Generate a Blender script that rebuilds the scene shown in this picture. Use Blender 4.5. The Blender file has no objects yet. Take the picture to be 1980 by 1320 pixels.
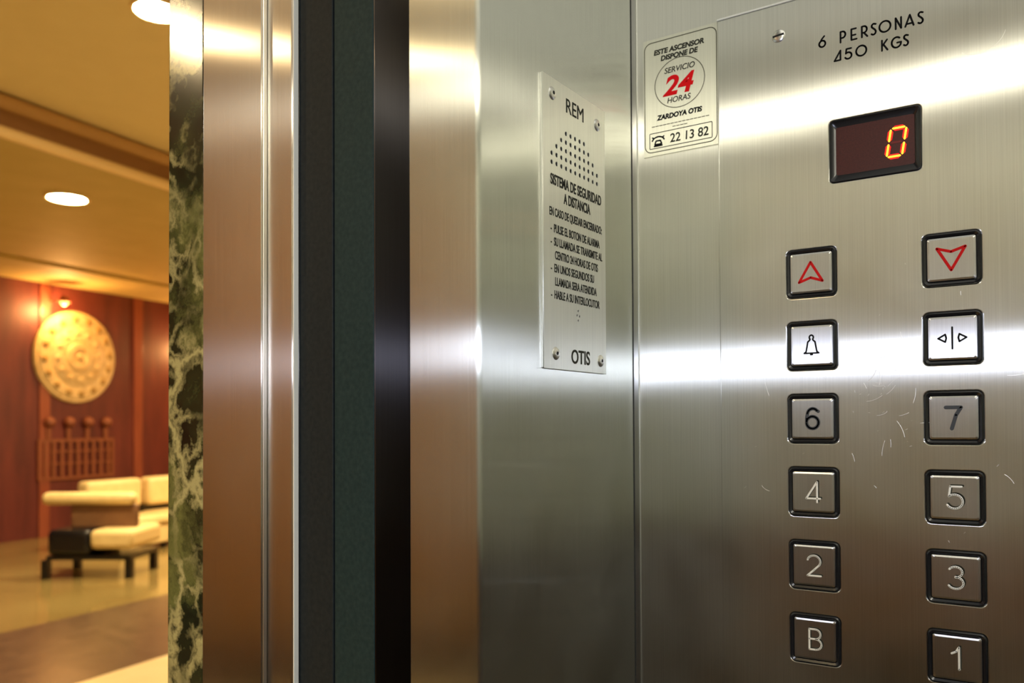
import bpy, math, random
from mathutils import Vector, Matrix
C = bpy.context.scene
COL = C.collection
PI = math.pi
rnd = random.Random(7)

# ------------------------------------------------------------------ camera
EYE = 1.4405                                 # eye height
CAMY = -0.0105                               # camera stands at x = 0, y = CAMY
cam = bpy.data.objects.new('camera', bpy.data.cameras.new('camera'))
COL.objects.link(cam)
R_ = Vector((0.55489153, -0.83190785, -0.00497152))
U_ = Vector((-0.01235918, -0.01421869, 0.99982252))
F_ = Vector((0.83183089, 0.55473161, 0.01817153))
cam.matrix_world = Matrix(((R_.x, U_.x, -F_.x, 0), (R_.y, U_.y, -F_.y, CAMY), (R_.z, U_.z, -F_.z, EYE), (0, 0, 0, 1)))
cd = cam.data
cd.sensor_width = 36.0
cd.lens = 1636.6 / 1980 * 36
cd.shift_y = (790.0 - 660) / 1980
cd.clip_start = 0.01
cd.dof.use_dof = True
cd.dof.focus_distance = 0.555
cd.dof.aperture_fstop = 8.5
C.camera = cam

# ------------------------------------------------------------------ world, view, large lights
w = bpy.data.worlds.new('world'); C.world = w; w.use_nodes = True
w.node_tree.nodes['Background'].inputs[0].default_value = (0.02, 0.018, 0.015, 1)
w.node_tree.nodes['Background'].inputs[1].default_value = 0.3
vs = C.view_settings
vs.view_transform = 'Standard'; vs.look = 'None'; vs.exposure = 0.0; vs.gamma = 1.0; vs.use_curve_mapping = False
C.cycles.use_denoising = True
C.cycles.max_bounces = 10
C.cycles.sample_clamp_indirect = 8

CAR_LAMP_STRENGTH = 175.0
LOBBY_LAMP_STRENGTH = 640.0
WARM = (1.0, 0.76, 0.42)

def area(name, loc, to, sx, sy, power, col):
    l = bpy.data.lights.new(name, 'AREA'); l.shape = 'RECTANGLE'; l.size = sx; l.size_y = sy
    l.energy = power; l.color = col
    o = bpy.data.objects.new(name, l); COL.objects.link(o); o.location = loc
    o.rotation_euler = (Vector(to) - Vector(loc)).to_track_quat('-Z', 'Y').to_euler()
    return o
# the built-in flash of the photographer's camera, just above the lens
area('camera_flash', (0.0, CAMY, EYE + 0.086), (0.832, CAMY + 0.555, EYE + 0.086 - 0.02), 0.05, 0.04, 0.9, (0.74, 0.79, 1.0))

# ------------------------------------------------------------------ materials
ANISO_SIGN = -1.0
def new_mat(name):
    m = bpy.data.materials.new(name); m.use_nodes = True
    nt = m.node_tree; return m, nt, nt.nodes['Principled BSDF']
def plain(name, col, rough=0.5, metal=0.0, spec=0.5, coat=0.0):
    m, nt, b = new_mat(name)
    b.inputs['Base Color'].default_value = (*col, 1); b.inputs['Roughness'].default_value = rough
    b.inputs['Metallic'].default_value = metal; b.inputs['Specular IOR Level'].default_value = spec
    b.inputs['Coat Weight'].default_value = coat
    return m
def mottled(name, c1, c2, scale, rough=0.5, detail=4, stretch=(1, 1, 1), spec=0.5, metal=0.0, bump=0.0, coords='Object'):
    m, nt, b = new_mat(name); N = nt.nodes; L = nt.links
    tc = N.new('ShaderNodeTexCoord'); mp = N.new('ShaderNodeMapping'); mp.inputs['Scale'].default_value = stretch
    no = N.new('ShaderNodeTexNoise'); no.inputs['Scale'].default_value = scale; no.inputs['Detail'].default_value = detail
    cr = N.new('ShaderNodeValToRGB'); cr.color_ramp.elements[0].position = 0.3; cr.color_ramp.elements[1].position = 0.7
    cr.color_ramp.elements[0].color = (*c1, 1); cr.color_ramp.elements[1].color = (*c2, 1)
    L.new(tc.outputs[coords], mp.inputs[0]); L.new(mp.outputs[0], no.inputs['Vector']); L.new(no.outputs['Fac'], cr.inputs[0])
    L.new(cr.outputs[0], b.inputs['Base Color'])
    b.inputs['Roughness'].default_value = rough; b.inputs['Specular IOR Level'].default_value = spec; b.inputs['Metallic'].default_value = metal
    if bump:
        bp = N.new('ShaderNodeBump'); bp.inputs['Strength'].default_value = bump; bp.inputs['Distance'].default_value = 0.002
        L.new(no.outputs['Fac'], bp.inputs['Height']); L.new(bp.outputs[0], b.inputs['Normal'])
    return m
def emit(name, col, strength):
    m, nt, b = new_mat(name)
    b.inputs['Base Color'].default_value = (0, 0, 0, 1); b.inputs['Roughness'].default_value = 0.6
    b.inputs['Emission Color'].default_value = (*col, 1); b.inputs['Emission Strength'].default_value = strength
    return m
def brushed(name, col, rough=0.30, aniso=0.8, grain=0.09, smudge=0.7, stretch=10, haze=0.16):
    """stainless steel with a fine vertical grain: reflections spread sideways"""
    m, nt, b = new_mat(name); N = nt.nodes; L = nt.links
    N.remove(b)
    out = [n for n in N if n.type == 'OUTPUT_MATERIAL'][0]
    g1 = N.new('ShaderNodeBsdfAnisotropic'); g2 = N.new('ShaderNodeBsdfAnisotropic'); ms = N.new('ShaderNodeMixShader')
    ms.inputs[0].default_value = haze
    L.new(g1.outputs[0], ms.inputs[1]); L.new(g2.outputs[0], ms.inputs[2]); L.new(ms.outputs[0], out.inputs[0])
    geo = N.new('ShaderNodeNewGeometry')
    cr = N.new('ShaderNodeVectorMath'); cr.operation = 'CROSS_PRODUCT'
    L.new(geo.outputs['True Normal'], cr.inputs[0]); cr.inputs[1].default_value = (0, 0, 1)
    mp = N.new('ShaderNodeMapping'); mp.inputs['Scale'].default_value = (2300, 2300, stretch)
    L.new(geo.outputs['Position'], mp.inputs[0])
    no = N.new('ShaderNodeTexNoise'); no.inputs['Scale'].default_value = 1.0; no.inputs['Detail'].default_value = 3
    L.new(mp.outputs[0], no.inputs['Vector'])
    n2 = N.new('ShaderNodeTexNoise'); n2.inputs['Scale'].default_value = 16.0; n2.inputs['Detail'].default_value = 6
    L.new(geo.outputs['Position'], n2.inputs['Vector'])
    r1 = N.new('ShaderNodeMapRange'); r1.inputs[1].default_value = 0.25; r1.inputs[2].default_value = 0.75
    r1.inputs[3].default_value = 1 - grain; r1.inputs[4].default_value = 1 + grain * 0.6
    L.new(no.outputs['Fac'], r1.inputs[0])
    r2 = N.new('ShaderNodeMapRange'); r2.inputs[1].default_value = 0.25; r2.inputs[2].default_value = 0.8
    r2.inputs[3].default_value = haze * (1 - smudge); r2.inputs[4].default_value = haze * (1 + smudge)
    L.new(n2.outputs['Fac'], r2.inputs[0]); L.new(r2.outputs[0], ms.inputs[0])
    mx = N.new('ShaderNodeVectorMath'); mx.operation = 'SCALE'; mx.inputs[0].default_value = col
    L.new(r1.outputs[0], mx.inputs['Scale'])
    for g in (g1, g2):
        L.new(cr.outputs[0], g.inputs['Tangent']); L.new(mx.outputs[0], g.inputs['Color'])
    g1.inputs['Roughness'].default_value = rough; g1.inputs['Anisotropy'].default_value = ANISO_SIGN * aniso
    g2.inputs['Roughness'].default_value = 0.55; g2.inputs['Anisotropy'].default_value = ANISO_SIGN * 0.4
    return m
def green_marble(name):
    m, nt, b = new_mat(name); N = nt.nodes; L = nt.links
    geo = N.new('ShaderNodeNewGeometry')
    def noise(scale, det, rough=0.6, src=None, dist=0.0):
        n = N.new('ShaderNodeTexNoise'); n.inputs['Scale'].default_value = scale; n.inputs['Detail'].default_value = det
        n.inputs['Roughness'].default_value = rough; n.inputs['Distortion'].default_value = dist
        L.new(src or geo.outputs['Position'], n.inputs['Vector']); return n
    wob = noise(13, 6)
    mixv = N.new('ShaderNodeMix'); mixv.data_type = 'VECTOR'; mixv.inputs['Factor'].default_value = 0.13
    L.new(geo.outputs['Position'], mixv.inputs[4]); L.new(wob.outputs['Color'], mixv.inputs[5])
    W = mixv.outputs[1]
    def vein(scale, t0, t1, out):
        v = N.new('ShaderNodeTexVoronoi'); v.feature = 'DISTANCE_TO_EDGE'; v.inputs['Scale'].default_value = scale
        L.new(W, v.inputs['Vector'])
        r = N.new('ShaderNodeMapRange'); r.inputs[1].default_value = t0; r.inputs[2].default_value = t1
        r.inputs[3].default_value = out; r.inputs[4].default_value = 0.0
        L.new(v.outputs['Distance'], r.inputs[0]); return r.outputs[0]
    def gate(val, scale, lo, hi):
        n = noise(scale, 4); r = N.new('ShaderNodeMapRange'); r.inputs[1].default_value = lo; r.inputs[2].default_value = hi
        L.new(n.outputs['Fac'], r.inputs[0])
        k = N.new('ShaderNodeMath'); k.operation = 'MULTIPLY'; L.new(val, k.inputs[0]); L.new(r.outputs[0], k.inputs[1]); return k.outputs[0]
    a = gate(vein(11, 0.01, 0.075, 1.0), 9, 0.34, 0.50)
    c = gate(vein(30, 0.0, 0.14, 0.8), 17, 0.42, 0.58)
    mxm = N.new('ShaderNodeMath'); mxm.operation = 'MAXIMUM'; L.new(a, mxm.inputs[0]); L.new(c, mxm.inputs[1])
    big = noise(6.5, 10, 0.68, W, 0.6)
    cr = N.new('ShaderNodeValToRGB'); e = cr.color_ramp.elements
    e[0].position = 0.41; e[0].color = (0.006, 0.006, 0.005, 1); e[1].position = 0.66; e[1].color = (0.16, 0.175, 0.055, 1)
    k = e.new(0.52); k.color = (0.022, 0.030, 0.013, 1)
    L.new(big.outputs['Fac'], cr.inputs[0])
    mc = N.new('ShaderNodeMix'); mc.data_type = 'RGBA'; mc.inputs[7].default_value = (0.46, 0.43, 0.20, 1)
    L.new(mxm.outputs[0], mc.inputs[0]); L.new(cr.outputs[0], mc.inputs[6]); L.new(mc.outputs[2], b.inputs['Base Color'])
    b.inputs['Roughness'].default_value = 0.14
    return m
def two_tone(name, low, high, zsplit, rough):
    """wall laminate: one colour of panel below the rail height, another above"""
    m, nt, b = new_mat(name); N = nt.nodes; L = nt.links
    geo = N.new('ShaderNodeNewGeometry'); sp = N.new('ShaderNodeSeparateXYZ'); L.new(geo.outputs['Position'], sp.inputs[0])
    gt = N.new('ShaderNodeMath'); gt.operation = 'GREATER_THAN'; gt.inputs[1].default_value = zsplit; L.new(sp.outputs[2], gt.inputs[0])
    mx = N.new('ShaderNodeMix'); mx.data_type = 'RGBA'; mx.inputs[6].default_value = (*low, 1); mx.inputs[7].default_value = (*high, 1)
    L.new(gt.outputs[0], mx.inputs[0]); L.new(mx.outputs[2], b.inputs['Base Color']); b.inputs['Roughness'].default_value = rough
    return m

M = {}
M['steel_side'] = brushed('steel_side', (0.70, 0.70, 0.65), rough=0.28, aniso=0.84)
M['steel_panel'] = brushed('steel_panel', (0.67, 0.67, 0.62), rough=0.275, aniso=0.84)
M['steel_front'] = brushed('steel_front', (0.62, 0.63, 0.57), rough=0.265, aniso=0.82, haze=0.12)
M['steel_frame'] = brushed('steel_frame', (0.60, 0.55, 0.48), rough=0.24, aniso=0.80, haze=0.10)
M['steel_cap'] = brushed('steel_cap', (0.66, 0.66, 0.65), rough=0.34)
M['steel_plate'] = brushed('steel_plate', (0.74, 0.74, 0.67), rough=0.40, aniso=0.6)
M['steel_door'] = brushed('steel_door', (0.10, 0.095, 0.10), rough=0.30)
M['chrome'] = plain('chrome', (0.85, 0.84, 0.80), 0.3, 1.0)
M['bright_edge'] = plain('bright_edge', (0.9, 0.9, 0.86), 0.28, 1.0)
M['black_plastic'] = plain('black_plastic', (0.008, 0.008, 0.010), 0.25)
M['black_matte'] = plain('black_matte', (0.006, 0.006, 0.006), 0.8)
M['joint'] = plain('joint', (0.03, 0.03, 0.025), 0.7)
M['door_edge'] = mottled('door_edge', (0.010, 0.025, 0.028), (0.018, 0.038, 0.040), 300, 0.6, spec=0.15)
M['landing_door_edge'] = mottled('landing_door_edge', (0.010, 0.014, 0.017), (0.017, 0.022, 0.024), 300, 0.6, spec=0.15)
M['ink'] = plain('ink', (0.012, 0.012, 0.012), 0.9, 0, 0.05)
M['ink_grey'] = plain('ink_grey', (0.07, 0.075, 0.085), 0.9, 0, 0.05)
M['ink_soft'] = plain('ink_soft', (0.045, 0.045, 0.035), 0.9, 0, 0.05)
M['ink_red'] = plain('ink_red', (0.55, 0.012, 0.012), 0.8, 0, 0.1)
M['sticker_red'] = plain('sticker_red', (0.80, 0.008, 0.012), 0.6, 0, 0.1)
M['line_olive'] = plain('line_olive', (0.10, 0.095, 0.06), 0.5)
M['engraved'] = plain('engraved', (0.85, 0.84, 0.76), 0.5, 0.35)  # pale tone paints the light caught inside the cut digits
M['scratch'] = plain('scratch', (0.9, 0.9, 0.86), 0.4, 1.0)
M['marble'] = green_marble('marble')
M['display_face'] = mottled('display_face', (0.05, 0.010, 0.010), (0.08, 0.017, 0.015), 900, 0.35)
M['led'] = emit('led', (1.0, 0.42, 0.02), 4.0)
M['led_halo'] = emit('led_halo', (1.0, 0.010, 0.006), 1.3)
M['led_off'] = plain('led_off', (0.16, 0.012, 0.01), 0.4)
M['film'] = brushed('film', (0.74, 0.74, 0.65), rough=0.36, aniso=0.7)
M['edge_strip'] = plain('edge_strip', (0.84, 0.84, 0.78), 0.5)
M['joint'].node_tree.nodes['Principled BSDF'].inputs['Base Color'].default_value = (0.012, 0.012, 0.01, 1)

# ------------------------------------------------------------------ helpers
class MB:
    def __init__(s): s.v = []; s.f = []
    def add(s, vs, fs):
        k = len(s.v); s.v += [Vector(v) for v in vs]; s.f += [tuple(i + k for i in f) for f in fs]; return s
    def box(s, x0, x1, y0, y1, z0, z1):
        return s.add([(x0, y0, z0), (x1, y0, z0), (x1, y1, z0), (x0, y1, z0), (x0, y0, z1), (x1, y0, z1), (x1, y1, z1), (x0, y1, z1)],
                     [(0, 3, 2, 1), (4, 5, 6, 7), (0, 1, 5, 4), (1, 2, 6, 5), (2, 3, 7, 6), (3, 0, 4, 7)])
    def prism(s, pts, z0, z1):                 # closed counter-clockwise xy outline, extruded in z
        n = len(pts)
        s.add([(p[0], p[1], z0) for p in pts] + [(p[0], p[1], z1) for p in pts],
              [(i, (i + 1) % n, n + (i + 1) % n, n + i) for i in range(n)] + [tuple(range(n - 1, -1, -1)), tuple(range(n, 2 * n))])
        return s
    def loft(s, loops, cap0=False, cap1=True):
        n = len(loops[0]); vs = [p for l in loops for p in l]; fs = []
        for k in range(len(loops) - 1):
            for i in range(n):
                fs.append((k * n + i, k * n + (i + 1) % n, (k + 1) * n + (i + 1) % n, (k + 1) * n + i))
        if cap1: fs.append(tuple((len(loops) - 1) * n + i for i in range(n)))
        if cap0: fs.append(tuple(range(n - 1, -1, -1)))
        return s.add(vs, fs)
    def sphere(s, c, r, n=12, m=8, sq=(1, 1, 1)):
        vs = [(c[0], c[1], c[2] - r * sq[2])]; fs = []
        for j in range(1, m):
            t = PI * j / m
            for i in range(n):
                a = 2 * PI * i / n
                vs.append((c[0] + r * sq[0] * math.sin(t) * math.cos(a), c[1] + r * sq[1] * math.sin(t) * math.sin(a), c[2] - r * sq[2] * math.cos(t)))
        vs.append((c[0], c[1], c[2] + r * sq[2])); T = len(vs) - 1
        for i in range(n):
            fs.append((0, 1 + (i + 1) % n, 1 + i)); fs.append((T, T - n + i, T - n + (i + 1) % n))
            for j in range(m - 2):
                a = 1 + j * n; fs.append((a + i, a + (i + 1) % n, a + n + (i + 1) % n, a + n + i))
        return s.add(vs, fs)
    def map(s, mat): s.v = [mat @ v for v in s.v]; return s
    def mesh(s, name):
        me = bpy.data.meshes.new(name); me.from_pydata([tuple(v) for v in s.v], [], s.f); me.update(); return me
    def build(s, name, m, parent=None, bevel=0, smooth=None, sub=0):
        return link(name, s.mesh(name), m, parent, bevel, smooth, sub)
def link(name, me, m, parent=None, bevel=0, smooth=None, sub=0):
    o = bpy.data.objects.new(name, me); COL.objects.link(o)
    me.materials.clear(); me.materials.append(M[m] if isinstance(m, str) else m)
    if parent: o.parent = parent
    if smooth is not None:
        for p in me.polygons: p.use_smooth = True
        me.set_sharp_from_angle(angle=math.radians(smooth))
    if bevel:
        b = o.modifiers.new('bevel', 'BEVEL'); b.width = bevel; b.segments = 3; b.limit_method = 'ANGLE'
    if sub:
        b = o.modifiers.new('sub', 'SUBSURF'); b.levels = sub; b.render_levels = sub
    return o
def tag(o, label, cat, group=None):
    o['label'] = label; o['category'] = cat
    if group: o['group'] = group
    return o
def thing(name, loc, label, cat, group=None, rz=0):
    o = bpy.data.objects.new(name, None); COL.objects.link(o); o.location = loc; o.rotation_euler.z = rz
    o.empty_display_size = 0.05
    return tag(o, label, cat, group)
def struct(o): o['kind'] = 'structure'; return o
def copy_tree(o, parent=None):
    c = o.copy(); COL.objects.link(c); c.parent = parent
    for ch in list(o.children): copy_tree(ch, c)
    return c

def rr(wd, ht, r, d, n=5, cx=0, cy=0):       # rounded rectangle loop (u, v, depth)
    out = []
    for sx, sy, a0 in ((1, 1, 0), (-1, 1, 90), (-1, -1, 180), (1, -1, 270)):
        for k in range(n + 1):
            a = math.radians(a0 + 90 * k / n)
            out.append((cx + sx * (wd / 2 - r) + r * math.cos(a), cy + sy * (ht / 2 - r) + r * math.sin(a), d))
    return out
def circ(r, d, n=16, cx=0, cy=0): return [(cx + r * math.cos(2 * PI * i / n), cy + r * math.sin(2 * PI * i / n), d) for i in range(n)]
def arc(cx, cy, rx, ry, a0, a1, n=10):
    return [(cx + rx * math.cos(math.radians(a0 + (a1 - a0) * i / n)), cy + ry * math.sin(math.radians(a0 + (a1 - a0) * i / n))) for i in range(n + 1)]

def curve_mesh(name, splines, fill=False, extrude=0.0, bevel=0.0, cyclic=None, res=1):
    cu = bpy.data.curves.new(name, 'CURVE'); cu.dimensions = '2D' if fill else '3D'
    cu.fill_mode = 'BOTH' if fill else 'FULL'
    cu.extrude = extrude; cu.bevel_depth = bevel; cu.bevel_resolution = res
    for i, sp in enumerate(splines):
        s = cu.splines.new('POLY'); s.points.add(len(sp) - 1)
        for p, q in zip(s.points, sp): p.co = (q[0], q[1], 0, 1)
        s.use_cyclic_u = True if fill else bool(cyclic and cyclic[i])
    o = bpy.data.objects.new(name, cu); COL.objects.link(o)
    dg = bpy.context.evaluated_depsgraph_get(); dg.update()
    me = bpy.data.meshes.new_from_object(o.evaluated_get(dg))
    bpy.data.objects.remove(o); bpy.data.curves.remove(cu)
    me.name = name
    return me
def strokes(name, polys, width, thick=0.0002, cyclic=None):   # pen strokes in the u,v plane, slightly raised, round ends
    mb = MB(); h = width / 2
    for i, pl in enumerate(polys):
        pts = [Vector((p[0], p[1])) for p in pl]
        if cyclic and cyclic[i]: pts.append(pts[0])
        for a, b in zip(pts, pts[1:]):
            if (b - a).length < 1e-7: continue
            t = math.atan2(b.y - a.y, b.x - a.x)
            def cap(r, d):
                return [(b.x + r * math.cos(t + u), b.y + r * math.sin(t + u), d) for u in [(-0.5 + k / 5) * PI for k in range(6)]] + \
                       [(a.x + r * math.cos(t + u), a.y + r * math.sin(t + u), d) for u in [(0.5 + k / 5) * PI for k in range(6)]]
            mb.loft([cap(h, 0.0), cap(h * 0.95, thick * 0.5), cap(h * 0.55, thick)])
    return mb.mesh(name)
def text_mesh(body, size, sx=1.0, shear=0.0, align='CENTER', bold=0.0, space=1.0, thick=0.00012):
    cu = bpy.data.curves.new('text', 'FONT'); cu.body = body; cu.size = size; cu.align_x = align; cu.align_y = 'BOTTOM_BASELINE'
    cu.extrude = thick; cu.offset = bold; cu.shear = shear; cu.space_character = space
    o = bpy.data.objects.new('text', cu); COL.objects.link(o)
    dg = bpy.context.evaluated_depsgraph_get(); dg.update()
    me = bpy.data.meshes.new_from_object(o.evaluated_get(dg))
    bpy.data.objects.remove(o); bpy.data.curves.remove(cu)
    for v in me.vertices: v.co.x *= sx
    return me
def join_meshes(name, items):                # items: (mesh, offset) -> one mesh
    mb = MB()
    for me, off in items:
        o = Vector(off)
        mb.add([v.co + o for v in me.vertices], [tuple(p.vertices) for p in me.polygons])
    return mb.mesh(name)
def xf(me, mat): me.transform(mat); me.update(); return me

# plane frames: u = right as seen, v = up, d = out of the wall
def SIDE(y, z, x=0.6): return Matrix(((0, 0, -1, x), (-1, 0, 0, y), (0, 1, 0, z), (0, 0, 0, 1)))
def FRONT(x, z, y): return Matrix(((1, 0, 0, x), (0, 0, -1, y), (0, 1, 0, z), (0, 0, 0, 1)))

# ------------------------------------------------------------------ the lift car
XS = 0.6008            # inner face of the side wall
YF = 0.2748            # inner face of the front return
XE = 0.3946            # jamb face of the opening
CZ = 2.20              # car ceiling
XL, YB = -1.02, -1.0   # far side wall, rear wall
M['laminate_left'] = two_tone('laminate_left', (0.13, 0.058, 0.027), (0.37, 0.37, 0.31), 1.18, 0.4)
M['laminate_rear'] = two_tone('laminate_rear', (0.055, 0.060, 0.066), (0.41, 0.43, 0.34), 1.16, 0.4)
M['car_ceiling'] = plain('car_ceiling', (0.62, 0.60, 0.53), 0.5)
M['car_floor'] = mottled('car_floor', (0.06, 0.05, 0.04), (0.10, 0.08, 0.06), 60, 0.5)

struct(MB().box(XS, XS + 0.03, YB, YF + 0.02, 0, CZ).build('wall_right', 'steel_side'))
struct(MB().box(XL - 0.03, XL, YB, YF + 0.02, 0, CZ).build('wall_left', 'laminate_left'))
struct(MB().box(XL - 0.03, XS + 0.03, YB - 0.03, YB, 0, CZ).build('wall_back', 'laminate_rear'))
struct(MB().box(XL - 0.03, XS + 0.03, YB - 0.03, 0.335, CZ, CZ + 0.04).build('ceiling', 'car_ceiling'))
struct(MB().box(XL - 0.03, XS + 0.03, YB - 0.03, 0.335, -0.05, 0).build('floor', 'car_floor'))

def corner(cx, cy, r, a0, a1, n=6): return arc(cx, cy, r, r, a0, a1, n)
YJ = 0.3284
r = 0.0034
# folded sheet of the front return: interior face, rounded edge, jamb face, rounded edge, back flange
prof = [(XS - 0.0046, YF)] + [(XS - 0.0046, YF + 0.004)] + [(XS - 0.0046, YJ)] + corner(XE + 0.0022, YJ - 0.0022, 0.0022, 90, 180, 5) + corner(XE + r, YF + r, r, 180, 270)
struct(MB().prism(prof, 0, CZ - 0.0005).build('wall_front', 'steel_front', smooth=25))
mirror = [(-0.02 - p[0], p[1]) for p in prof][::-1]
mirror = [(XL, YJ) if abs(p[0] + 0.02 + XS - 0.0046) < 1e-6 and p[1] > YF + 0.005 else ((XL, p[1]) if abs(p[0] + 0.02 + XS - 0.0046) < 1e-6 else p) for p in mirror]
struct(MB().prism(mirror, 0, CZ - 0.0005).build('wall_front', 'steel_front', smooth=25))
struct(MB().box(-0.02 - XE, XE, YF, YJ, 2.1, CZ - 0.0005).build('wall_front', 'steel_front'))
# dark corner joint between return and side wall
struct(MB().box(XS - 0.0046, XS, YF + 0.0010, YF + 0.006, 0, CZ - 0.001).build('trim_1', 'joint'))
# rim strip where the side wall sheet is folded at the corner
struct(MB().box(XS - 0.0009, XS - 0.0001, YF - 0.0042, YF - 0.0030, 0, CZ - 0.001).build('trim_2', 'bright_edge', bevel=0.0003))

# car lamp: round recessed ceiling lamp behind the viewer
M['car_glow'] = emit('car_glow', (1.0, 0.94, 0.78), CAR_LAMP_STRENGTH)
M['opal'] = emit('opal', (1.0, 0.97, 0.84), 1.0)
op = thing('fill_panel', (0.02, -0.32, CZ), 'added glowing fill panel in the unseen lift ceiling beside the round lamp', 'ceiling light')  # added glow, so the upper steel reflects a bright ceiling
MB().loft([rr(1.06, 1.10, 0.01, 0.0), rr(1.06, 1.10, 0.01, -0.012), rr(1.02, 1.06, 0.01, -0.012), rr(1.02, 1.06, 0.01, -0.004)], cap1=False).build('frame', 'chrome', op)
MB().loft([rr(1.02, 1.06, 0.01, -0.003), rr(1.015, 1.055, 0.01, -0.006)]).build('diffuser', 'opal', op)
lamp = thing('ceiling_lamp', (-0.79, -0.43, CZ), 'round cream lamp in the ceiling of the lift car', 'lamp')
mb = MB(); mb.loft([circ(0.115, 0, 40), circ(0.115, -0.015, 40), circ(0.095, -0.018, 40), circ(0.088, -0.010, 40)], cap1=False); mb.build('rim', 'chrome', lamp, smooth=40)
MB().loft([circ(0.088, -0.009, 40), circ(0.084, -0.014, 40)], cap1=True).build('diffuser', 'car_glow', lamp)

# ------------------------------------------------------------------ doors, landing frame, marble
XD = 0.3997
struct(MB().box(XD, 0.95, 0.3619, 0.3970, 0.005, 2.12).build('door_1', 'door_edge', bevel=0.0008))
struct(MB().box(XD, 0.95, 0.3984, 0.4310, 0.005, 2.12).build('door_2', 'landing_door_edge', bevel=0.0008))
# steel skin on the car-side face of the car door, seen in the slot
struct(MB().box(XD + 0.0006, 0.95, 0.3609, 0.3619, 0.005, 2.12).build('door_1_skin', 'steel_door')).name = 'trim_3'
X2, YA, YBst, YE = 0.3901, 0.4314, 0.4579, 0.5215
fp = [(0.52, YA), (0.52, YE), (X2, YE)] + corner(X2 + 0.0009, YBst + 0.0009, 0.0009, 180, 270, 3) + [(XE + 0.0003, YBst)] + corner(XE + 0.0018, YA + 0.0018, 0.0018, 180, 270, 5)
struct(MB().prism(fp, 0, 2.5).build('trim_4', 'steel_frame', smooth=25))
struct(MB().prism([(-0.02 - p[0], p[1]) for p in fp][::-1], 0, 2.5).build('trim_5', 'steel_frame', smooth=25))
struct(MB().box(-0.02 - X2, X2, YA, YE, 2.1, 2.5).build('trim_6', 'steel_frame'))
HC = 3.6237            # high part of the lobby ceiling
YM0, YM1, XM = 0.5230, 0.5667, 0.3915
struct(MB().box(XM, 9.0, YM0, YM1, 0, HC).build('wall_landing', 'marble', bevel=0.002))
struct(MB().box(-5.0, -0.02 - XM, YM0, YM1, 0, HC).build('wall_landing', 'marble', bevel=0.002))
struct(MB().box(-0.02 - XM, XM, YM0, YM1, 2.5, HC).build('wall_landing', 'marble'))
struct(MB().box(-0.45, 0.45, 0.335, YM1, -0.06, -0.001).build('floor', 'steel_frame'))

struct(MB().box(XE + 0.0002, XE + 0.0046, YA - 0.0010, YA - 0.0001, 0, 2.1).build('trim_17', 'edge_strip', bevel=0.0004))  # pale strip added for the highlight along the frame's end edge
struct(MB().box(X2 + 0.0012, XE - 0.0002, YBst - 0.0010, YBst - 0.0001, 0, 2.1).build('trim_18', 'bright_edge', bevel=0.0003))  # bright strip added for the highlight along the frame step
# ------------------------------------------------------------------ the car operating panel
XP = 0.5990            # outer face of the panel
ROWS = [1.5437, 1.49345, 1.4432, 1.39295, 1.3427, 1.29245]
COLS = [0.1404, 0.0540]
PY0, PY1, PZ0, PZ1 = -0.010, 0.2057, 1.05, 1.7364
panel = thing('control_panel', (XP, (PY0 + PY1) / 2, PZ0), 'brushed steel lift control panel with floor buttons and red display', 'control panel')
PO = Vector(panel.location)
def on_panel(y, z, d=0.0):                   # frame on the panel face, in the panel's own space
    return Matrix.Translation(-PO) @ SIDE(y, z, XP - d)
DW, DH, DY, DZ = 0.0572, 0.0425, 0.0988, 1.6247
outer = [(p[0], p[1]) for p in rr(PY1 - PY0 - 0.0016, PZ1 - PZ0 - 0.0016, 0.0008, 0, 2)]
holes = []
yc0, zc0 = (PY0 + PY1) / 2, (PZ0 + PZ1) / 2
for z in ROWS:
    for y in COLS: holes.append([(p[0], p[1]) for p in rr(0.0354, 0.0354, 0.0046, 0, 6, yc0 - y, z - zc0)])
holes.append([(p[0], p[1]) for p in rr(DW + 0.0016, DH + 0.0016, 0.0036, 0, 5, yc0 - DY, DZ - zc0)])
MB().box(XP - 0.0006 - PO.x, XS - 0.0002 - PO.x, PY0 - PO.y, PY1 - PO.y, PZ1 - PZ0 - 0.0002, PZ1 - PZ0 + 0.0012).build('top_edge', 'edge_strip', panel, bevel=0.0003)
me = curve_mesh('faceplate', [outer] + holes, fill=True, extrude=0.0001, bevel=0.0008, res=3)
xf(me, on_panel(yc0, zc0, -0.0009))
faceplate = link('faceplate', me, 'steel_panel', panel, smooth=20)
MB().box(XP + 0.00155 - PO.x, XS - 0.00005 - PO.x, PY0 + 0.004 - PO.y, PY1 - 0.004 - PO.y, 0.004, PZ1 - PZ0 - 0.004).build('back_plate', 'black_matte', panel)

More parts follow.
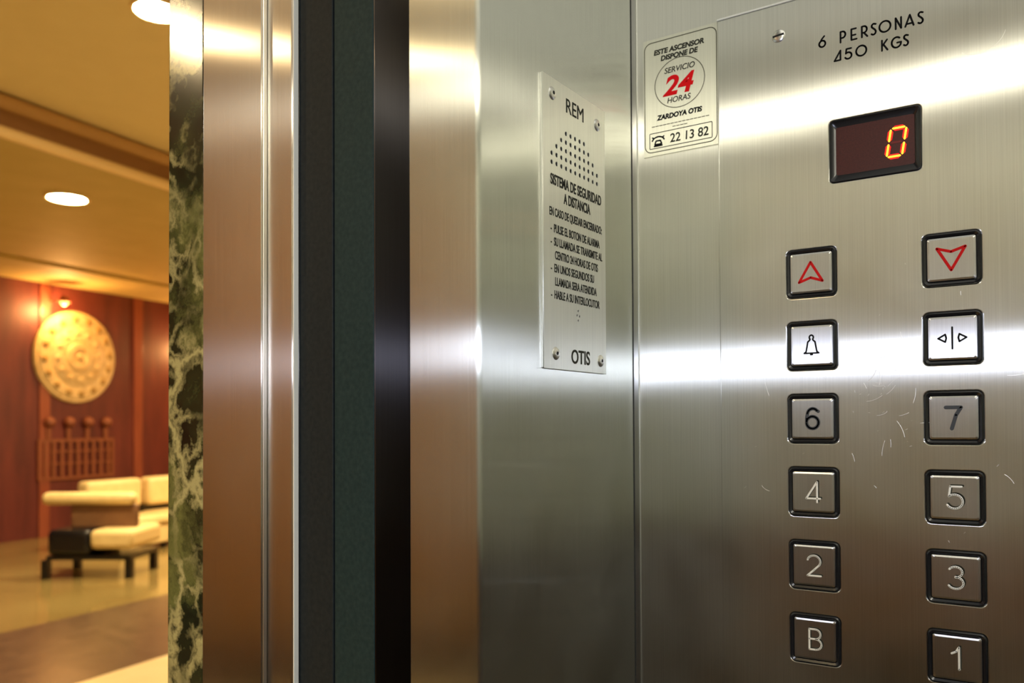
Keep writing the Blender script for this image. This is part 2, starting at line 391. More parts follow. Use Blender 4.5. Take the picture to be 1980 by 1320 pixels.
# legends as pen strokes, unit height 1
G = {
 '0': ([arc(0.5, 0.5, 0.5, 0.5, 0, 360, 28)], 1.0),
 'O': ([arc(0.5, 0.5, 0.5, 0.5, 0, 360, 28)], 1.0),
 '6d': ([[(0.52, 1.0), (0.30, 0.78), (0.10, 0.46)] + arc(0.32, 0.30, 0.30, 0.30, 150, 510, 22)], 0.62),
 'P': ([[(0.12, 0), (0.12, 1.0)] + [(0.30, 1.0)] + arc(0.32, 0.70, 0.26, 0.30, 90, -90, 10) + [(0.12, 0.40)]], 0.6),
 'E': ([[(0.55, 1.0), (0.12, 1.0), (0.12, 0), (0.6, 0)], [(0.12, 0.42), (0.5, 0.42)]], 0.6),
 'R': ([[(0.12, 0), (0.12, 1.0), (0.30, 1.0)] + arc(0.32, 0.70, 0.26, 0.30, 90, -90, 10) + [(0.12, 0.40)], [(0.30, 0.40), (0.62, 0)]], 0.64),
 'S': ([[(0.50, 0.94)] + arc(0.32, 0.80, 0.19, 0.20, 60, 215, 8) + [(0.42, 0.44)] + arc(0.28, 0.24, 0.22, 0.24, 20, -140, 9)], 0.55),
 'N': ([[(0.08, 0), (0.08, 1.0), (0.56, 0.0), (0.56, 1.0)]], 0.64),
 'A': ([[(0.0, 0), (0.40, 1.0), (0.72, 0)], [(0.10, 0.22), (0.66, 0.22)]], 0.72),
 'K': ([[(0.10, 0), (0.10, 1.0)], [(0.58, 1.0), (0.12, 0.45)], [(0.24, 0.58), (0.62, 0)]], 0.62),
 'G': ([arc(0.45, 0.5, 0.45, 0.5, 50, 330, 22) + [(0.88, 0.46), (0.52, 0.46)]], 0.9),
 '4': ([[(0.66, 0.18), (0.0, 0.18), (0.52, 1.0), (0.52, 0.0)]], 0.66),
 '4d': ([[(0.0, 0.06), (0.60, 1.0), (0.60, 0.06), (0.0, 0.06)]], 0.62),
 '5': ([[(0.62, 1.0), (0.16, 1.0), (0.10, 0.56)] + arc(0.32, 0.32, 0.34, 0.32, 120, -150, 18)], 0.66),
 '2': ([arc(0.33, 0.70, 0.31, 0.30, 165, -30, 14) + [(0.34, 0.30), (0.02, 0.0), (0.66, 0.0)]], 0.66),
 '3': ([arc(0.30, 0.76, 0.28, 0.24, 150, -90, 12), arc(0.30, 0.27, 0.32, 0.27, 90, -150, 14)], 0.62),
 'B': ([[(0.06, 0), (0.06, 1.0), (0.36, 1.0)] + arc(0.36, 0.76, 0.24, 0.24, 90, -90, 9) + [(0.06, 0.52)], [(0.36, 0.52)] + arc(0.36, 0.26, 0.28, 0.26, 90, -90, 9) + [(0.06, 0)]], 0.64),
 '1': ([[(0.04, 0.70), (0.22, 0.80), (0.34, 1.0), (0.34, 0.0)], [(0.34, 0.0), (0.35, 0.02)]], 0.5),
 '6': ([[(0.62, 0.86)] + arc(0.36, 0.72, 0.26, 0.28, 40, 170, 8) + [(0.06, 0.50)] + arc(0.34, 0.31, 0.29, 0.30, 190, 530, 22)], 0.66),
 '7': ([[(0.0, 0.97), (0.62, 0.97), (0.42, 0.62), (0.24, 0.0)]], 0.62),
}
def glyph_polys(key, h, cx, v0, wscale=1.0):
    polys, wd = G[key]
    return [[(cx + (p[0] - wd / 2) * h * wscale, v0 + p[1] * h) for p in pl] for pl in polys]

# button body shared by all twelve
H = 0.0338
bz = MB()
bz.loft([rr(H - 0.0001, H - 0.0001, 0.0039, -0.0014), rr(H - 0.0001, H - 0.0001, 0.0039, -0.0001), rr(H - 0.0006, H - 0.0006, 0.0037, 0.0007), rr(H - 0.0022, H - 0.0022, 0.0030, 0.0012),
         rr(H - 0.0050, H - 0.0050, 0.0020, 0.0005), rr(H - 0.0058, H - 0.0058, 0.0016, -0.0008)], cap1=False)
bezel_me = bz.mesh('bezel')
K = 0.0276
cp = MB(); cp.loft([rr(K, K, 0.0014, -0.0008), rr(K, K, 0.0014, 0.0006), rr(K - 0.0004, K - 0.0004, 0.0013, 0.0011), rr(K - 0.0026, K - 0.0026, 0.0010, 0.00145)])
cap_me = cp.mesh('button')
def bell():
    b = [(-0.0049, -0.0052)] + [(-0.0036, -0.0042), (-0.0030, -0.0010)] + [(-0.0024, 0.0026), (-0.0012, 0.0036)] + arc(0, 0.0056, 0.0014, 0.0016, 230, -50, 8) + [(0.0012, 0.0036), (0.0024, 0.0026), (0.0030, -0.0010), (0.0036, -0.0042), (0.0049, -0.0052), (-0.0049, -0.0052)]
    return [b, [(-0.0006, -0.0062), (0.0006, -0.0062)]]
UP = [[(0, 0.0072), (0.0078, -0.0062), (0.0, -0.0034), (-0.0078, -0.0062)]]
DN = [[(0, -0.0072), (0.0080, 0.0070), (0.0, 0.0044), (-0.0080, 0.0070)]]
DOOR = [[(0, 0.0068), (0, -0.0068)], [(-0.0080, 0), (-0.0040, 0.0024), (-0.0034, 0.0), (-0.0040, -0.0024), (-0.0080, 0)], [(0.0080, 0), (0.0040, 0.0024), (0.0034, 0.0), (0.0040, -0.0024), (0.0080, 0)]]
GH = 0.0138
BTN = [  # row, col, strokes, pen width, material, label, extra
 (0, 0, UP, 0.0018, 'ink_red', 'button with a red arrow pointing up', True),
 (0, 1, DN, 0.0018, 'ink_red', 'button with a red arrow pointing down', True),
 (1, 0, bell(), 0.0011, 'ink', 'button with a black outlined bell', False),
 (1, 1, DOOR, 0.0011, 'ink', 'door opening button with two small triangles and a bar', False),
 (2, 0, glyph_polys('6', GH, 0, -GH / 2), 0.0023, 'ink_grey', 'button with a dark grey 6', False),
 (2, 1, glyph_polys('7', GH, 0, -GH / 2), 0.0023, 'ink_grey', 'button with a dark grey 7', False),
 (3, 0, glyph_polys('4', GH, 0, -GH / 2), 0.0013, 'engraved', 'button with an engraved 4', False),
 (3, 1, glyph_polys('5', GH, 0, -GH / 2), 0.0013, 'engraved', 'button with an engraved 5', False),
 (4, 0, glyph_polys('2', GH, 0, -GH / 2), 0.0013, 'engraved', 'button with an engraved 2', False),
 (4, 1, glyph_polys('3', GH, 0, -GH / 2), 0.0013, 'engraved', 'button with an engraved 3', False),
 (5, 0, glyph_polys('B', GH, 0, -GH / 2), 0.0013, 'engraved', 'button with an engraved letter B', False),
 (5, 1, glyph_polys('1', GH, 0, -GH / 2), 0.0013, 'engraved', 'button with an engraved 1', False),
]
for rw, cl, pl, pw, mt, lb, cyc in BTN:
    b = link('button', cap_me, 'steel_cap', panel)
    b.matrix_local = on_panel(COLS[cl], ROWS[rw]); b['label'] = lb
    link('bezel', bezel_me, 'black_plastic', b, smooth=35)
    lg = strokes('legend', pl, pw, 0.00012, [cyc] * len(pl))
    xf(lg, Matrix.Translation((0, 0, 0.00147)))
    link('legend', lg, mt, b)
    if mt == 'engraved':                     # shade inside the cut digit, painted as dark strokes beside the pale ones
        sh = strokes('groove_shade', [[(q[0] + 0.0007, q[1] + 0.0007) for q in p_] for p_ in pl], pw * 1.2, 0.00006, [cyc] * len(pl))
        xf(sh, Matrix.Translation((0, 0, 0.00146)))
        link('groove_shade', sh, 'ink_soft', b)

# floor display
disp = MB()
disp.loft([rr(DW, DH, 0.003, -0.0012), rr(DW - 0.0002, DH - 0.0002, 0.003, 0.0002), rr(DW - 0.0012, DH - 0.0012, 0.0026, 0.0004), rr(DW - 0.0028, DH - 0.0034, 0.0022, -0.0004), rr(DW - 0.0085, DH - 0.0100, 0.0014, -0.0011)], cap1=False)
dobj = link('display', disp.mesh('display'), 'black_plastic', panel, smooth=35)
dobj.matrix_local = on_panel(DY, DZ)
MB().loft([rr(DW - 0.0083, DH - 0.0098, 0.0014, -0.0013), rr(DW - 0.0084, DH - 0.0099, 0.0014, -0.00105)]).build('window', 'display_face', dobj)
def seg(p, q, wd):
    d = Vector((q[0] - p[0], q[1] - p[1])); d.normalize(); n = Vector((-d.y, d.x)) * wd / 2; e = d * wd * 0.5
    P, Q = Vector(p), Vector(q)
    lo = [P, P + e + n, Q - e + n, Q, Q - e - n, P + e - n][::-1]
    return lo
segs = MB(); ghost = MB(); halo = MB()
cx, cz = DY - 0.0852, 1.6243 - DZ            # centre of the lit zero
def S(u, v): return (cx + u + v * 0.16, cz + v)
hw, hh = 0.0047, 0.0092
lit = [((-hw + .0006, hh), (hw - .0006, hh)), ((-hw + .0006, -hh), (hw - .0006, -hh)), ((-hw, .0006), (-hw, hh - .0004)), ((-hw, -hh + .0004), (-hw, -.0006)), ((hw, .0006), (hw, hh - .0004)), ((hw, -hh + .0004), (hw, -.0006))]
for a, b_ in lit:
    l = seg(S(*a), S(*b_), 0.0012)
    segs.loft([[(p.x, p.y, -0.00080) for p in l], [(p.x, p.y, -0.0006) for p in l]])
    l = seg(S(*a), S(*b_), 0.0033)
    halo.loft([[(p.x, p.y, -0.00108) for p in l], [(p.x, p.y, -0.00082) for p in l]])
l = seg(S(-hw + .001, 0), S(hw - .001, 0), 0.0015)
ghost.loft([[(p.x, p.y, -0.00108) for p in l], [(p.x, p.y, -0.0008) for p in l]])
o = segs.build('lit_zero', 'led', dobj); o['label'] = 'glowing red and yellow 0'
halo.build('segment_halo', 'led_halo', dobj)  # red glow around the digit, built as wider glowing segments
ghost.build('unlit_segment', 'led_off', dobj)

# engraved load plate lettering
items = []
ln1 = [('6d', .1313), ('P', .1180), ('E', .1110), ('R', .1042), ('S', .0984), ('O', .0912), ('N', .0830), ('A', .0764), ('S', .0700)]
ln2 = [('4d', .1213), ('5', .1144), ('0', .1061), ('K', .0918), ('G', .0843), ('S', .0788)]
for row_, hgt_, base_ in ((ln1, 0.0072, 1.6984), (ln2, 0.0068, 1.6862)):
    pol = []
    for k, y in row_: pol += glyph_polys(k, hgt_, yc0 - y, base_ - zc0, 0.95)
    me = strokes('lettering', pol, 0.0012, 0.00012); xf(me, on_panel(yc0, zc0, 0.00002)); link('lettering', me, 'ink', panel)

# screw on the panel
def screw_mesh(rad, hgt, name='screw'):
    mb = MB(); lp = [circ(rad, 0, 20), circ(rad, hgt * 0.25, 20), circ(rad * 0.86, hgt * 0.65, 20), circ(rad * 0.6, hgt * 0.9, 20), circ(rad * 0.3, hgt, 20)]
    mb.loft(lp); return mb.mesh(name)
for y, z in ((0.1608, 1.7137), (0.0335, 1.7137)):
    s_ = link('screw', screw_mesh(0.0046, 0.0014), 'chrome', panel, smooth=40)
    s_.matrix_local = on_panel(y, z)
    sl = MB(); sl.loft([rr(0.0078, 0.0013, 0.0002, 0.0008, 2), rr(0.0078, 0.0013, 0.0002, 0.00148, 2)]); sl.map(Matrix.Rotation(0.1, 4, 'Z')); sl.build('slot', 'black_matte', s_)
# scratches worn into the panel face
pol = []
for k in range(60):
    y = rnd.uniform(0.02, 0.19) if k % 2 else rnd.gauss(0.10, 0.018); z = rnd.gauss(1.45, 0.05) if k % 2 else rnd.gauss(1.455, 0.014)
    if any(abs(y - c) < 0.019 for c in COLS) and any(abs(z - r_) < 0.019 for r_ in ROWS): continue
    ln = rnd.uniform(0.001, 0.012) if k % 3 else rnd.uniform(0.0006, 0.0015); a = rnd.gauss(0.5, 0.9); bend = rnd.uniform(-0.4, 0.4)
    pol.append([(yc0 - y + ln * (t * math.cos(a) - bend * t * (1 - t) * math.sin(a)), z - zc0 + ln * (t * math.sin(a) + bend * t * (1 - t) * math.cos(a))) for t in (0, .2, .4, .6, .8, 1)])
pol.append([(yc0 - 0.0375 + p[0], 1.6705 - zc0 + p[1]) for p in arc(0, 0.015, 0.0155, 0.015, 235, 345, 18)])
for q in pol:
    me = strokes('scratch', [q], 0.00030, 0.00003); xf(me, on_panel(yc0, zc0, 0.00001)); link('scratch', me, 'scratch', panel)

# ------------------------------------------------------------------ service sticker on the side wall
SY, SZ = 0.2358, 1.6910
stk = thing('sticker', (XS, SY, SZ - 0.046), 'clear service sticker with a red 24 on the steel wall beside the control panel', 'sticker')
SO = Vector(stk.location)
def on_st(d): return Matrix.Translation(-SO) @ SIDE(SY, SZ, XS - d)
mb = MB(); mb.loft([rr(0.0598, 0.0915, 0.0008, 0.00002), rr(0.0596, 0.0913, 0.0008, 0.00016)]); mb.map(on_st(0)); mb.build('film', 'film', stk)
T = 0.00022
def st_part(name, me, m): xf(me, on_st(T)); return link(name, me, m, stk)
me = strokes('border', [[(p[0], p[1]) for p in rr(0.0578, 0.0850, 0.0055, 0, 6, 0, 0.0006)]], 0.0007, 0.00008, [True]); st_part('border', me, 'line_olive')
me = strokes('bottom_edge', [[(-0.0297, -0.0450), (0.0297, -0.0450)]], 0.0004, 0.00008); st_part('bottom_edge', me, 'line_olive')
me = strokes('circle', [arc(0, 0, 0.0200, 0.0190, 0, 350, 40)], 0.0006, 0.00008, [True]); xf(me, Matrix.Translation((-0.0004, 0.0080, 0))); st_part('circle', me, 'line_olive')
def fit(body, width, height, shear=0.0, bold=0.0):
    me = text_mesh(body, height / 0.70, 1.0, shear, bold=bold)
    x0 = min(v.co.x for v in me.vertices); x1 = max(v.co.x for v in me.vertices); k = width / (x1 - x0)
    for v in me.vertices: v.co.x = (v.co.x - (x0 + x1) / 2) * k
    return me
me = join_meshes('print', [(fit('ESTE ASCENSOR', 0.0405, 0.0037, 0.15, 0.00022), (-0.0008, 0.0330, 0)), (fit('DISPONE DE', 0.0300, 0.0037, 0.15, 0.00022), (-0.0004, 0.0275, 0))]); st_part('heading_print', me, 'ink_soft')
me = join_meshes('print', [(fit('SERVICIO', 0.0245, 0.0042, 0.2, 0.00006), (-0.0002, 0.0168, 0)), (fit('HORAS', 0.0190, 0.0042, 0.2, 0.00006), (-0.0008, -0.0064, 0))]); st_part('circle_print', me, 'ink_soft')
me = fit('24', 0.0255, 0.0142, 0.25, 0.00060); xf(me, Matrix.Translation((-0.0012, -0.0002, 0))); st_part('number_print', me, 'sticker_red')
me = join_meshes('print', [(fit('ZARDOYA OTIS', 0.0365, 0.0036, 0.15, 0.00025), (-0.0008, -0.0178, 0))]); st_part('company_print', me, 'ink')
me = strokes('fine_print', [[(-0.023 + i * 0.0031, -0.0222), (-0.023 + i * 0.0031 + 0.0022, -0.0222)] for i in range(15)] + [[(-0.006 + i * 0.0031, -0.0248), (-0.006 + i * 0.0031 + 0.0022, -0.0248)] for i in range(4)], 0.0006, 0.00008); st_part('fine_print', me, 'line_olive')
me = strokes('phone_box', [[(p[0], p[1]) for p in rr(0.0500, 0.0118, 0.0006, 0, 3, 0.0, -0.0332)]], 0.0006, 0.00008, [True]); st_part('phone_box', me, 'ink_soft')
ph = [[(-0.0225 + p[0], -0.0318 + p[1]) for p in arc(0.0045, -0.0022, 0.0050, 0.0036, 165, 15, 12)], [(-0.0226, -0.0306), (-0.0216, -0.0314)], [(-0.0144, -0.0314), (-0.0134, -0.0306)],
      [(-0.0208, -0.0362), (-0.0198, -0.0335), (-0.0162, -0.0335), (-0.0152, -0.0362), (-0.0208, -0.0362)], [(-0.0212, -0.0374), (-0.0148, -0.0374)]]
me = strokes('phone_symbol', ph, 0.0012, 0.00008); st_part('phone_symbol', me, 'ink')
me = fit('22 13 82', 0.0305, 0.0066, 0.05, 0.00012); xf(me, Matrix.Translation((0.0070, -0.0366, 0))); st_part('phone_number', me, 'ink_soft')

# ------------------------------------------------------------------ intercom plate on the front return
PX0, PX1, QZ0, QZ1 = 0.4618, 0.5485, 1.4762, 1.6682
pcx, pcz = (PX0 + PX1) / 2, (QZ0 + QZ1) / 2
ic = thing('intercom_plate', (pcx, YF, QZ0), 'engraved steel intercom plate with speaker holes screwed to the return wall', 'intercom')
IO = Vector(ic.location)
PT = 0.0020
def on_ic(d): return Matrix.Translation(-IO) @ FRONT(pcx, pcz, YF - d)
hl = []
for rw, (n, dz) in enumerate(((5, 0), (7, 1), (9, 2), (11, 3), (11, 4))):
    for i in range(n):
        x = 0.5046 + (i - (n - 1) / 2) * 0.00628; z = 1.6356 - dz * 0.00590
        hl.append([(p[0], p[1]) for p in circ(0.00165, 0, 10, x - pcx, z - pcz)])
for x, z in ((0.5075, 1.5177), (0.5059, 1.5146), (0.5093, 1.5142), (0.5075, 1.5112)):
    hl.append([(p[0], p[1]) for p in circ(0.0010, 0, 8, x - pcx, z - pcz)])
me = curve_mesh('faceplate', [[(p[0], p[1]) for p in rr(PX1 - PX0 - .0006, QZ1 - QZ0 - .0006, 0.0006, 0, 2)]] + hl, fill=True, extrude=0.00015, bevel=0.00015, res=1)
xf(me, on_ic(PT - 0.0003)); link('faceplate', me, 'steel_plate', ic)
rw_, rh_ = PX1 - PX0 - .0004, QZ1 - QZ0 - .0004
MB().loft([rr(rw_ - .004, rh_ - .004, .0005, 0.0001), rr(rw_, rh_, .0006, 0.0001), rr(rw_, rh_, .0006, 0.0014), rr(rw_ - .004, rh_ - .004, .0005, 0.0014)], cap1=False).map(on_ic(0)).build('edge_frame', 'bright_edge', ic)
MB().loft([rr(PX1 - PX0 - .0045, QZ1 - QZ0 - .0045, 0.0004, 0.0005), rr(PX1 - PX0 - .0045, QZ1 - QZ0 - .0045, 0.0004, 0.0013)]).map(on_ic(0)).build('speaker_cloth', 'black_matte', ic)
for x, z in ((0.4738, 1.6574), (0.5362, 1.6545), (0.4768, 1.4867), (0.5395, 1.4855)):
    s_ = link('screw', screw_mesh(0.0043, 0.0017), 'chrome', ic, smooth=40)
    s_.matrix_local = Matrix.Translation(-IO) @ FRONT(x, z, YF - PT + 0.0002)
    MB().loft([circ(0.0013, 0.0012, 6), circ(0.0013, 0.00185, 6)]).build('socket', 'black_matte', s_)
L = []
def ln(body, x0, x1, z, h, bold=0.00010):
    L.append((fit(body, x1 - x0, h, 0, bold), ((x0 + x1) / 2 - pcx, z - pcz, 0)))
ln('REM', 0.4923, 0.5163, 1.6504, 0.0098, 0.0)
ln('SISTEMA DE SEGURIDAD', 0.4712, 0.5418, 1.5976, 0.0068, 0.0002)
ln('A DISTANCIA', 0.4884, 0.5252, 1.5878, 0.0068, 0.0002)
ln('EN CASO DE QUEDAR ENCERRADO:', 0.4698, 0.5423, 1.5769, 0.0054)
for i, (a, x1) in enumerate((('PULSE EL BOTON DE ALARMA', 0.5389), ('SU LLAMADA SE TRANSMITE AL', 0.5428), ('CENTRO 24 HORAS DE OTIS', 0.5360), ('EN UNOS SEGUNDOS SU', 0.5301), ('LLAMADA SERA ATENDIDA', 0.5340), ('HABLE A SU INTERLOCUTOR', 0.5384))):
    d_ = i in (0, 1, 3, 5)
    ln(('-  ' if d_ else '') + a, 0.4712 if d_ else 0.4766, x1, 1.5662 - i * 0.0087, 0.0054)
ln('OTIS', 0.4975, 0.5234, 1.4816, 0.0092, 0.0002)
for me, off in L:
    xf(me, Matrix.Translation(off)); xf(me, on_ic(PT + 0.00012)); link('lettering', me, 'ink_soft', ic)

# ------------------------------------------------------------------ the hotel lobby beyond the landing
W0 = Vector((5.21274, 11.08427, 0)); WA = math.atan2(0.15784444, 0.98746399)
DL = Vector((math.cos(WA), math.sin(WA), 0)); NL = Vector((DL.y, -DL.x, 0))
# wall frame: s along the red wall, n out from it toward the lift, z up
WF = Matrix(((DL.x, NL.x, 0, W0.x), (DL.y, NL.y, 0, W0.y), (0, 0, 1, 0), (0, 0, 0, 1)))
def wbox(s0, s1, n0, n1, z0, z1):
    return MB().box(s0, s1, n0, n1, z0, z1)
def wbuild(mb, name, m, **k):
    o = mb.build(name, m, **k)
    o.data.flip_normals() if False else None
    mt = Matrix.Translation(W0) @ Matrix.Rotation(WA, 4, 'Z') @ Matrix.Scale(-1, 4, (0, 1, 0))
    o.data.transform(mt); o.data.flip_normals(); return o
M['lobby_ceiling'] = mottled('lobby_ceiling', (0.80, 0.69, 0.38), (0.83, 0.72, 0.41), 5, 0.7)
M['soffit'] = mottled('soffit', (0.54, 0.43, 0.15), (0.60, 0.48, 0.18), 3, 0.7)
M['cornice'] = plain('cornice', (0.55, 0.34, 0.14), 0.5)
M['cornice_light'] = plain('cornice_light', (0.95, 0.74, 0.40), 0.5)
M['reeds'] = plain('reeds', (0.40, 0.22, 0.11), 0.5)
M['mahogany'] = mottled('mahogany', (0.085, 0.015, 0.013), (0.15, 0.028, 0.021), 2.2, 0.5, 6, (3, 3, 0.6))
M['pilaster'] = mottled('pilaster', (0.22, 0.055, 0.028), (0.29, 0.078, 0.040), 3, 0.35, 5, (3, 3, 0.6))
M['beige_marble'] = mottled('beige_marble', (0.215, 0.15, 0.05), (0.29, 0.22, 0.08), 0.9, 0.14, 6)
M['brown_marble'] = mottled('brown_marble', (0.06, 0.038, 0.024), (0.115, 0.072, 0.044), 9, 0.25, 8)
M['cream_marble'] = mottled('cream_marble', (0.72, 0.60, 0.34), (0.78, 0.66, 0.40), 3, 0.2, 6)
M['wood_wall'] = mottled('wood_wall', (0.48, 0.25, 0.095), (0.58, 0.32, 0.13), 2, 0.4, 5, (4, 4, 0.5))
M['plaster'] = mottled('plaster', (0.62, 0.44, 0.18), (0.80, 0.62, 0.30), 14, 0.5, 4)
M['plaster_dark'] = mottled('plaster_dark', (0.34, 0.21, 0.05), (0.46, 0.30, 0.09), 14, 0.55, 4)
M['bronze'] = plain('bronze', (0.24, 0.075, 0.032), 0.5, 0.1)
M['cream_leather'] = mottled('cream_leather', (0.74, 0.56, 0.25), (0.82, 0.64, 0.30), 12, 0.4)
M['brown_leather'] = mottled('brown_leather', (0.16, 0.075, 0.035), (0.20, 0.10, 0.045), 12, 0.45)
M['black_lacquer'] = plain('black_lacquer', (0.006, 0.006, 0.008), 0.25)

ZS = 3.3447            # soffit height
NF = (Vector((2.7266, 5.825, 0)) - W0).dot(NL)
struct(wbuild(wbox(-9, 9, -0.15, 0, 0, ZS + 0.3), 'wall_lobby', 'mahogany'))
struct(MB().box(-4.2, -4.0, YM1, 13, 0, HC).build('wall_lobby_left', 'wood_wall'))
struct(MB().box(9.0, 9.2, YM1, 13, 0, HC).build('wall_lobby_right', 'wood_wall'))
struct(MB().box(-4.2, 9.2, YM1, 13, HC, HC + 0.1).build('ceiling', 'lobby_ceiling'))
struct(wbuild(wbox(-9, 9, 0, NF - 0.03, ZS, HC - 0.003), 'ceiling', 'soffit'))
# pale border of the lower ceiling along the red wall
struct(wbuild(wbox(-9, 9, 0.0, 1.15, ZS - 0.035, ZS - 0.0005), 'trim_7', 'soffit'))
# cornice on the drop between the two ceiling heights
def along(profile, name, m):
    n = len(profile); mb = MB()
    mb.loft([[(-9, p[0], p[1]) for p in profile], [(9, p[0], p[1]) for p in profile]], cap0=True, cap1=True)
    o = wbuild(mb, name, m); return struct(o)
e = 0.0
along([(NF - 0.03, HC - 0.004), (NF + 0.02, HC - 0.004), (NF + 0.05, HC - 0.02), (NF + 0.035, HC - 0.05), (NF + 0.012, HC - 0.08), (NF + 0.0, HC - 0.1), (NF - 0.03, HC - 0.1)], 'trim_8', 'cornice')
reed = [(NF - 0.03, HC - 0.1005)]
z = HC - 0.1005
for k in range(7):
    reed += [(NF + 0.0005, z), (NF + 0.010, z - 0.003), (NF + 0.010, z - 0.011), (NF + 0.0005, z - 0.014)]; z -= 0.0155
reed += [(NF - 0.03, z)]
along(reed, 'trim_9', 'reeds')
zz = z - 0.0005
along([(NF - 0.03, zz)] + [(NF + 0.002 + 0.028 * math.sin(a), (zz + ZS - 0.002) / 2 + (zz - ZS + 0.002) / 2 * math.cos(a)) for a in [PI * i / 8 for i in range(9)]] + [(NF - 0.03, ZS - 0.002)], 'trim_10', 'cornice_light')
for k, s0 in enumerate((-2.473, -0.983, 0.507, 1.997, 3.487)):
    struct(wbuild(wbox(s0, s0 + 0.15, 0.0005, 0.022, 0, ZS - 0.036), 'trim_%d' % (11 + k), 'pilaster', bevel=0.004))
# floor: beige field, brown border band, cream landing
NB0, NB1 = 4.41, 5.92
struct(wbuild(wbox(-9, 9, 0, NB0, -0.05, 0), 'floor', 'beige_marble'))
struct(wbuild(wbox(-9, 9, NB0, NB1, -0.05, 0), 'floor', 'brown_marble'))
struct(wbuild(wbox(-9, 9, NB1, 9.2, -0.05, 0), 'floor', 'cream_marble'))

def at(s, n, z=0.0): return W0 + DL * s + NL * n + Vector((0, 0, z))

# ceiling downlights
M['down_glow'] = emit('down_glow', WARM, LOBBY_LAMP_STRENGTH)
def downlight(p, rad, label):
    t = thing('downlight', p, label, 'ceiling light', 'lobby downlights')
    mb = MB(); mb.loft([circ(rad * 1.22, 0, 32), circ(rad * 1.20, -0.012, 32), circ(rad * 1.03, -0.014, 32), circ(rad, -0.004, 32)], cap1=False); mb.build('rim', 'cornice_light', t, smooth=40)
    MB().loft([circ(rad * 1.0, -0.002, 32), circ(rad * 0.98, -0.005, 32)]).build('lens', 'down_glow', t)
    return t
d0 = downlight((2.635, 3.971, HC), 0.11, 'large bright downlight at the top edge, half hidden by the lift door frame')
def more(p, label):
    c = copy_tree(d0); c.location = p; c.scale = (0.85, 0.85, 1.0); c['label'] = label; return c
more((-2.11, 4.085, HC), 'lobby downlight reflected in the green marble door jamb')
more((5.2, 3.4, HC), 'added unseen lobby downlight far right of the lift door')  # invented lamp out of view, helps light the lobby
more((-2.75, 1.55, HC), 'unseen lobby downlight added to light the wood wall left of the lift door').scale = (1.02, 1.02, 1.0)  # added out of view to brighten what the steel frame reflects
d1 = downlight((3.788, 6.959, ZS), 0.145, 'round downlight in the lower ceiling below the cornice')
for dx, lb in ((2.2, 'first added unseen lower ceiling downlight right of the visible one'), (4.4, 'second added unseen lower ceiling downlight right of the visible one')):  # invented repeats out of view, added for lobby light
    c = copy_tree(d1); c.location = Vector((3.788, 6.959, ZS)) + DL * dx; c['label'] = lb

# carved round wall disc
disc = thing('wall_disc', at(1.025, 0.001, 2.374), 'large carved cream disc hanging on the red lobby wall', 'wall decoration', rz=WA)
FW = Matrix(((1, 0, 0, 0), (0, 0, -1, 0), (0, 1, 0, 0), (0, 0, 0, 1)))      # u,v,d -> local x,z,-y
RD = 0.62
prof = [(RD, 0), (RD, 0.035), (RD * 0.97, 0.055), (RD * 0.93, 0.050), (RD * 0.90, 0.070), (RD * 0.70, 0.085), (RD * 0.66, 0.075), (RD * 0.62, 0.09), (RD * 0.36, 0.105), (RD * 0.33, 0.095), (RD * 0.28, 0.12), (RD * 0.18, 0.12), (RD * 0.15, 0.095), (RD * 0.08, 0.095), (RD * 0.05, 0.13), (RD * 0.01, 0.135)]
mb = MB(); mb.loft([circ(a, d, 56) for a, d in prof]); mb.map(FW); mb.build('plate', 'plaster', disc, smooth=30)
for n_, rr_, sz, dd, nm in ((16, 0.80, 0.050, 0.078, 'rosette'), (12, 0.50, 0.044, 0.096, 'petal')):
    for k in range(n_):
        a = 2 * PI * k / n_ + 0.1
        mb = MB(); mb.sphere((RD * rr_ * math.cos(a), RD * rr_ * math.sin(a), dd), sz, 10, 6, (1, 1, 0.4)); mb.map(FW); mb.build(nm, 'plaster_dark' if nm == 'rosette' else 'plaster', disc, smooth=60)

# picture lamps on the wall
M['bulb'] = emit('bulb', (1.0, 0.30, 0.06), 9.0)
def picture_lamp(s, z, label):
    t = thing('wall_lamp', at(s, 0.0, z), label, 'lamp', 'picture lamps on the red wall', rz=WA)
    MB().box(-0.03, 0.03, -0.02, 0, -0.06, 0.06).build('bracket', 'bronze', t, bevel=0.004)
    MB().box(-0.008, 0.008, -0.26, -0.015, 0.02, 0.036).build('arm', 'bronze', t)
    mb = MB(); mb.loft([circ(0.035, 0.05, 20), circ(0.075, -0.03, 20), circ(0.072, -0.03, 20), circ(0.032, 0.047, 20)], cap1=True); mb.map(Matrix.Translation((0, -0.30, 0.02))); mb.build('shade', 'bronze', t, smooth=40)
    mb = MB(); mb.sphere((0, -0.30, -0.01), 0.048, 16, 10); mb.build('bulb', 'bulb', t, smooth=60)
    l = bpy.data.lights.new('lamp_light', 'POINT'); l.energy = 60; l.color = (1.0, 0.50, 0.16); l.shadow_soft_size = 0.05
    lo = bpy.data.objects.new('lamp_light', l); COL.objects.link(lo); lo.location = at(s, 0.30, z - 0.09)
    return t
picture_lamp(0.64, 3.06, 'glowing orange picture lamp above the carved cream disc')
picture_lamp(3.10, 2.72, 'picture lamp whose red glow shows beside the marble jamb')

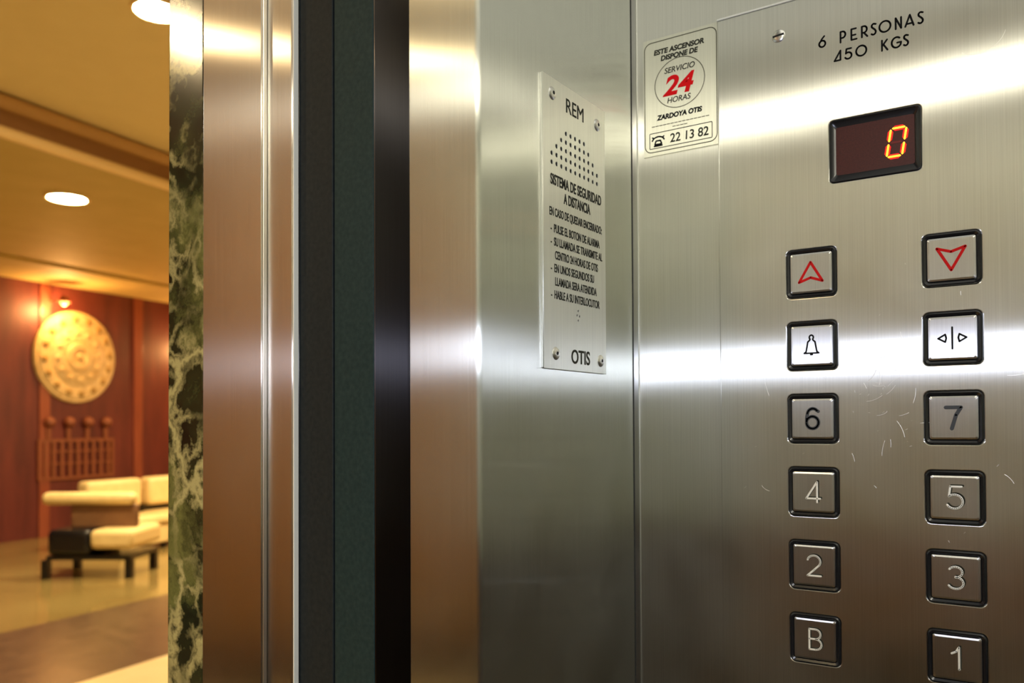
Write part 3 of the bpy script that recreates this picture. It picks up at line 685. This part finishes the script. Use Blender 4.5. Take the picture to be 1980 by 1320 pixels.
# bronze wall relief under the disc
rk = thing('wall_relief', at(1.06, 0.001, 0.735), 'dim bronze wall relief of four figures below the disc', 'wall decoration', rz=WA)
fr = MB(); fr.box(-0.58, 0.58, -0.035, 0, 0.0, 0.04); fr.box(-0.58, 0.58, -0.035, 0, 0.50, 0.54); fr.box(-0.58, -0.54, -0.035, 0, 0.04, 0.50); fr.box(0.54, 0.58, -0.035, 0, 0.04, 0.50)
fr.build('frame', 'bronze', rk)
for k in range(9):
    x = -0.48 + 0.12 * k
    MB().box(x - 0.022, x + 0.022, -0.045, -0.001, 0.041, 0.499).build('bar', 'bronze', rk, bevel=0.006)
for z in (0.20, 0.36): MB().box(-0.539, 0.539, -0.028, -0.002, z, z + 0.025).build('crossbar', 'bronze', rk)
for x in (-0.43, -0.14, 0.15, 0.44):
    f = MB(); f.sphere((x, -0.045, 0.76), 0.072, 14, 8); f.build('head', 'bronze', rk, smooth=60)
    MB().box(x - 0.03, x + 0.03, -0.04, -0.004, 0.541, 0.70).build('neck', 'bronze', rk, bevel=0.008)

# long sofa facing the lift, two modules
def cushion(x0, x1, y0, y1, z0, z1, name, m, parent, bv=0.05):
    return MB().box(x0, x1, y0, y1, z0, z1).build(name, m, parent, bevel=bv, smooth=40)
def sofa(s0, s1, label):
    t = thing('sofa', at((s0 + s1) / 2, 1.9, 0), label, 'sofa', 'cream sofas in the lobby', rz=WA)
    h = (s1 - s0) / 2 - 0.012
    cushion(-h, h, 0.14, 0.34, 0.47, 0.81, 'backrest', 'cream_leather', t)
    cushion(-h, h, -0.36, 0.30, 0.29, 0.40, 'seat', 'cream_leather', t, 0.04)
    cushion(-h + .03, h - .03, -0.33, 0.28, 0.07, 0.288, 'base', 'cream_leather', t, 0.02)
    MB().box(-h + .02, h - .02, 0.32, 0.36, 0.25, 0.5).build('back_frame', 'black_lacquer', t)
    for x in (-h + 0.07, h - 0.07):
        for y in (-0.28, 0.24): MB().box(x - 0.025, x + 0.025, y - 0.025, y + 0.025, 0.0, 0.069).build('leg', 'black_lacquer', t)
    return t
sofa(-0.18, 0.61, 'cream leather sofa module standing behind the armchair')
sofa(0.69, 1.90, 'cream leather sofa at the right, cut off by the marble jamb')

# armchair in front, broadside to the lift
CA = math.atan2(-0.8319, 0.5549)
ac = thing('armchair', (4.612, 7.968, 0), 'low cream armchair with brown back and black legs in front of the sofas', 'armchair', rz=CA)
cushion(-0.47, 0.42, -0.10, 0.06, 0.68, 0.80, 'back_roll', 'cream_leather', ac, 0.05)
cushion(-0.20, 0.44, -0.05, 0.02, 0.455, 0.685, 'back_panel', 'brown_leather', ac, 0.02)
cushion(0.10, 0.50, -0.30, 0.40, 0.28, 0.465, 'seat', 'cream_leather', ac, 0.05)
cushion(-0.31, 0.098, -0.28, 0.40, 0.22, 0.465, 'seat_side', 'black_lacquer', ac, 0.05)
MB().box(-0.32, 0.48, -0.26, 0.36, 0.18, 0.219).build('rail', 'black_lacquer', ac)  # black slab stands in for the shadow under the seat
for x, y in ((-0.33, -0.24), (0.44, -0.2), (-0.33, 0.34), (0.44, 0.34)):
    MB().box(x - 0.034, x + 0.034, y - 0.034, y + 0.034, 0, 0.18).build('leg', 'black_lacquer', ac, bevel=0.004)
